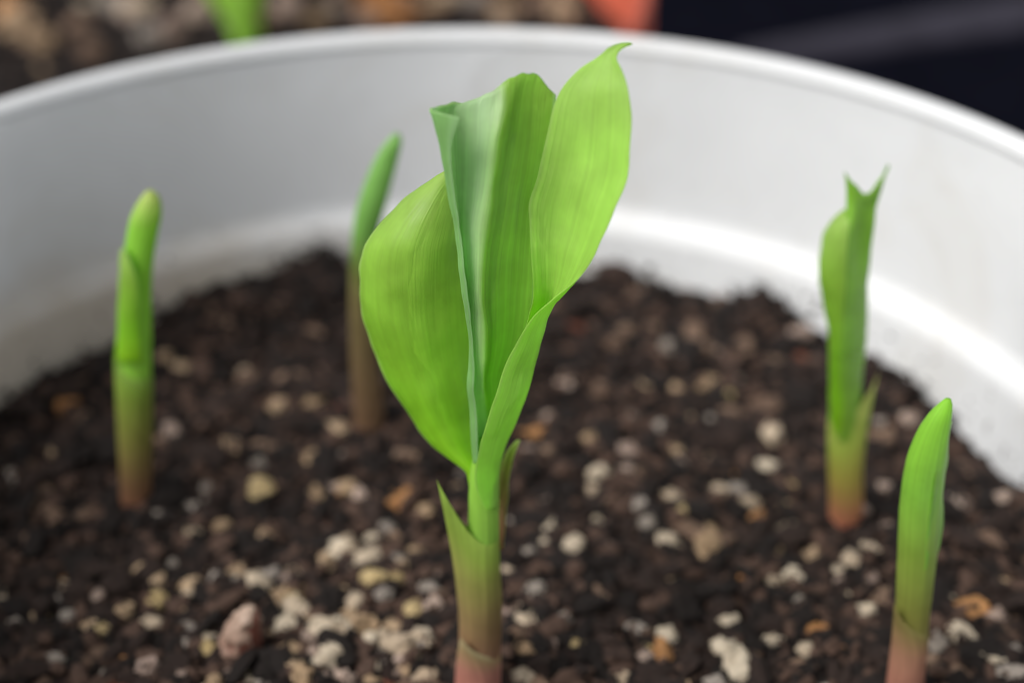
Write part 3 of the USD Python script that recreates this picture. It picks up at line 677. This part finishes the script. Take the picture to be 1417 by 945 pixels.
# back
b2 = on_level(512, 592); y2 = b2[1]
s2 = thing('lily_shoot', 'slender leaning spear with a brown base behind the tall leafy shoot', 'seedling', b2)
add(s2, b2, 'spear', tube([(492, 530, 612, 0), (491, 529, 560, 0), (487, 522, 500, 0), (484, 516, 440, 0), (484, 514, 390, 0), (486, 518, 340, -.5), (493, 532, 290, -1), (508, 544, 245, -1.2), (525, 553, 210, -1.4), (536, 556, 195, -1.5), (544, 554, 186, -1.5)], y2, lines=0.012), SPEAR_B)
add(s2, b2, 'sheath', sheath([(490, 532, 612, 0), (489, 531, 560, 0), (485, 524, 500, 0), (482, 518, 440, 0), (482, 516, 405, 0)], y2, (486, 350, -1.2), width=1.8, low=0.2, thick=0.14), plant('brown_sheath', [(0, (0.24, 0.13, 0.08)), (0.5, (0.22, 0.15, 0.075)), (0.85, (0.24, 0.2, 0.08)), (1, (0.28, 0.3, 0.09))], streak=0.15, translucent=0.25))

# right back, forked tip
b3 = on_level(1170, 716); y3 = b3[1]
s3 = thing('lily_shoot', 'green shoot with a forked tip near the right wall of the pot', 'seedling', b3)
add(s3, b3, 'stem', tube([(1150, 1192, 735, 0), (1149, 1191, 660, 0), (1148, 1190, 580, 0), (1149, 1191, 520, 0), (1152, 1193, 470, 0), (1157, 1192, 420, 0)], y3, lines=0.01), SPEAR)
add(s3, b3, 'leaf', blade([[(1155, 610, -.8), (1163, 610, -1.6), (1176, 610, -1.6), (1186, 610, -.2), (1178, 610, 1)], [(1152, 560, -1), (1162, 560, -2.0), (1177, 560, -2.0), (1190.5, 560, -.2), (1180, 560, 1.6)], [(1152, 480, -1), (1163, 480, -2.8), (1180, 480, -2.4), (1195, 480, -.2), (1182, 480, 2)], [(1158, 410, -1.4), (1168, 410, -3.0), (1184, 410, -2.6), (1199, 410, -.2), (1184, 410, 2)], [(1165, 340, -1.4), (1174, 340, -2.6), (1187, 340, -1.0), (1204, 340, -.6), (1190, 340, 2)], [(1171, 295, -1.2), (1180, 298, -2.0), (1193, 298, -.6), (1210, 290, -.4), (1196, 292, 2)], [(1172, 268, -1), (1183, 279, -1.6), (1197, 282, -.5), (1217, 266, .2), (1204, 274, 1.4)], [(1171, 250, -.9), (1182, 265, -1.5), (1197, 274, -1.1), (1222, 250, .4), (1210, 262, 1.2)], [(1168, 239, -.9), (1177, 249, -1.2), (1198, 270, -.8), (1229, 234, .6), (1222, 243, 1)]], y3, 40, 60, 0.3, ragged=0.8), LEAF_S, label='rolled leaf ending in two points')
add(s3, b3, 'leaf', blade([[(1152, 600, 0), (1156, 600, -1.2), (1168, 600, -1.9)], [(1149, 550, 0), (1153, 550, -1.6), (1168, 550, -2.4)], [(1147, 470, 0), (1152, 470, -2.0), (1166, 470, -3.1)], [(1140, 420, 0), (1148, 420, -2.0), (1168, 420, -3.4)], [(1134, 365, .4), (1146, 365, -1.8), (1172, 365, -3.2)], [(1137, 330, .6), (1150, 330, -1.4), (1174, 330, -2.8)], [(1150, 306, .6), (1160, 306, -.8), (1176, 306, -2.2)], [(1168, 291, .6), (1172, 291, .2), (1178, 292, -.8)]], y3, 18, 40, 0.3), LEAF, label='small outer leaf bulging on the left')
add(s3, b3, 'sheath', sheath([(1147, 1195, 735, 0), (1147, 1194, 680, 0), (1145.5, 1193, 620, 0), (1146, 1193, 578, 0)], y3, (1216, 514, -.8), width=1.0, low=0.1, tip_angle=-0.45, thick=0.14), plant('right_sheath', [(0, (0.50, 0.14, 0.11)), (0.25, (0.46, 0.21, 0.10)), (0.5, (0.44, 0.38, 0.08)), (0.75, (0.40, 0.52, 0.08)), (0.9, (0.48, 0.58, 0.12)), (1, (0.56, 0.62, 0.16))], streak=0.12, translucent=0.25))

# right front, single blade
b4 = on_level(1251, 962); y4 = b4[1]
s4 = thing('lily_shoot', 'curved pointed green shoot at the lower right, pink at its foot', 'seedling', b4)
add(s4, b4, 'spear', tube([(1225, 1275, 985, 0), (1232, 1279, 920, 0), (1239, 1286, 850, 0), (1242, 1293, 790, 0), (1244, 1299, 740, 0), (1247, 1302, 690, 0), (1253, 1307, 645, 0), (1267, 1312, 605, 0), (1285, 1317, 575, 0), (1299, 1318, 560, 0), (1308, 1316, 552, 0)], y4, lines=0.012), plant('right_spear', [(0, (0.36, 0.16, 0.11)), (0.15, (0.33, 0.22, 0.1)), (0.35, (0.30, 0.30, 0.07)), (0.55, (0.28, 0.42, 0.06)), (0.75, (0.30, 0.64, 0.07)), (1, (0.29, 0.66, 0.04))], streak=0.14, translucent=0.28))
add(s4, b4, 'leaf', blade([[(1272, 850, -1.2), (1278, 850, -.8), (1282, 850, 0)], [(1277, 800, -1.6), (1286, 800, -.9), (1291, 800, .2)], [(1282, 740, -1.8), (1294, 740, -.8), (1300, 740, .6)], [(1289, 680, -1.8), (1300, 680, -.6), (1305, 680, .7)], [(1300, 625, -1.2), (1308, 622, -.2), (1312, 622, .8)], [(1312, 585, -.4), (1315, 583, .1), (1317, 583, .6)]], y4, 14, 30, 0.25), LEAF_S, label='overlapping right margin of the rolled leaf')
add(s4, b4, 'sheath', sheath([(1222, 1276.5, 985, 0), (1229, 1279.5, 930, 0), (1234.5, 1284, 888, 0), (1236.5, 1285.5, 872, 0)], y4, (1237, 832, -2), width=1.2, low=0.1, thick=0.1, tip_angle=math.pi + 0.4), plant('foot_sheath', [(0, (0.52, 0.20, 0.17)), (0.55, (0.48, 0.25, 0.16)), (0.85, (0.34, 0.27, 0.095)), (1, (0.38, 0.34, 0.11))], streak=0.14, translucent=0.25), label='pink lower sheath')

# pink bud just breaking the soil
b5 = on_level(334, 893); y5 = b5[1]
s5 = thing('shoot_bud', 'pinkish shoot bud just breaking the soil at the lower left', 'bud', b5)
add(s5, b5, 'bud', tube([(302, 358, 915, 0), (304, 358, 893, 0), (308, 358, 877, 0), (315, 357, 863, -.3), (325, 355, 852, -.5), (335, 351, 845, -.6), (342, 348, 842, -.6)], y5, lines=0.08, flat=0.9, seed=2, lumpy=1.7), BUD)
add(s5, b5, 'scale', sheath([(302, 364, 918, 0), (305, 363, 897, 0), (310, 361, 880, 0)], y5, (358, 838, -1), width=1.4, low=0.2, tip_angle=-0.6), plant('bud_scale', [(0, (0.14, 0.05, 0.035)), (1, (0.26, 0.10, 0.075))], streak=0.2, translucent=0.1))

# blurred shoot in the red pot
b6 = on_level(338, 62, RSOIL); y6 = b6[1]
s6 = thing('lily_shoot', 'bright green shoot growing in the red pot at the top left', 'seedling', b6)
add(s6, b6, 'stem', tube([(318, 362, 90, 0), (320, 361, 60, 0), (320, 360, 30, 0), (318, 362, 0, 0), (316, 366, -60, 0), (322, 362, -120, 0), (336, 346, -170, 0)], y6), SPEAR if False else LEAF_R)
add(s6, b6, 'leaf', blade([[(326, 70, -1), (340, 70, -4), (356, 70, -2)], [(318, 45, -1), (336, 45, -4.4), (354, 45, -2)], [(304, 20, 0), (328, 20, -4), (350, 22, -3)], [(284, -8, 1), (312, -8, -3), (346, 0, -3)], [(262, -50, 2), (296, -50, -2), (340, -40, -2.5)], [(262, -110, 2), (290, -110, -1), (326, -100, -1)], [(284, -160, 1), (292, -160, .4), (302, -158, .2)]], y6, 18, 40, 0.4), LEAF_R, label='broad leaf spreading to the left')
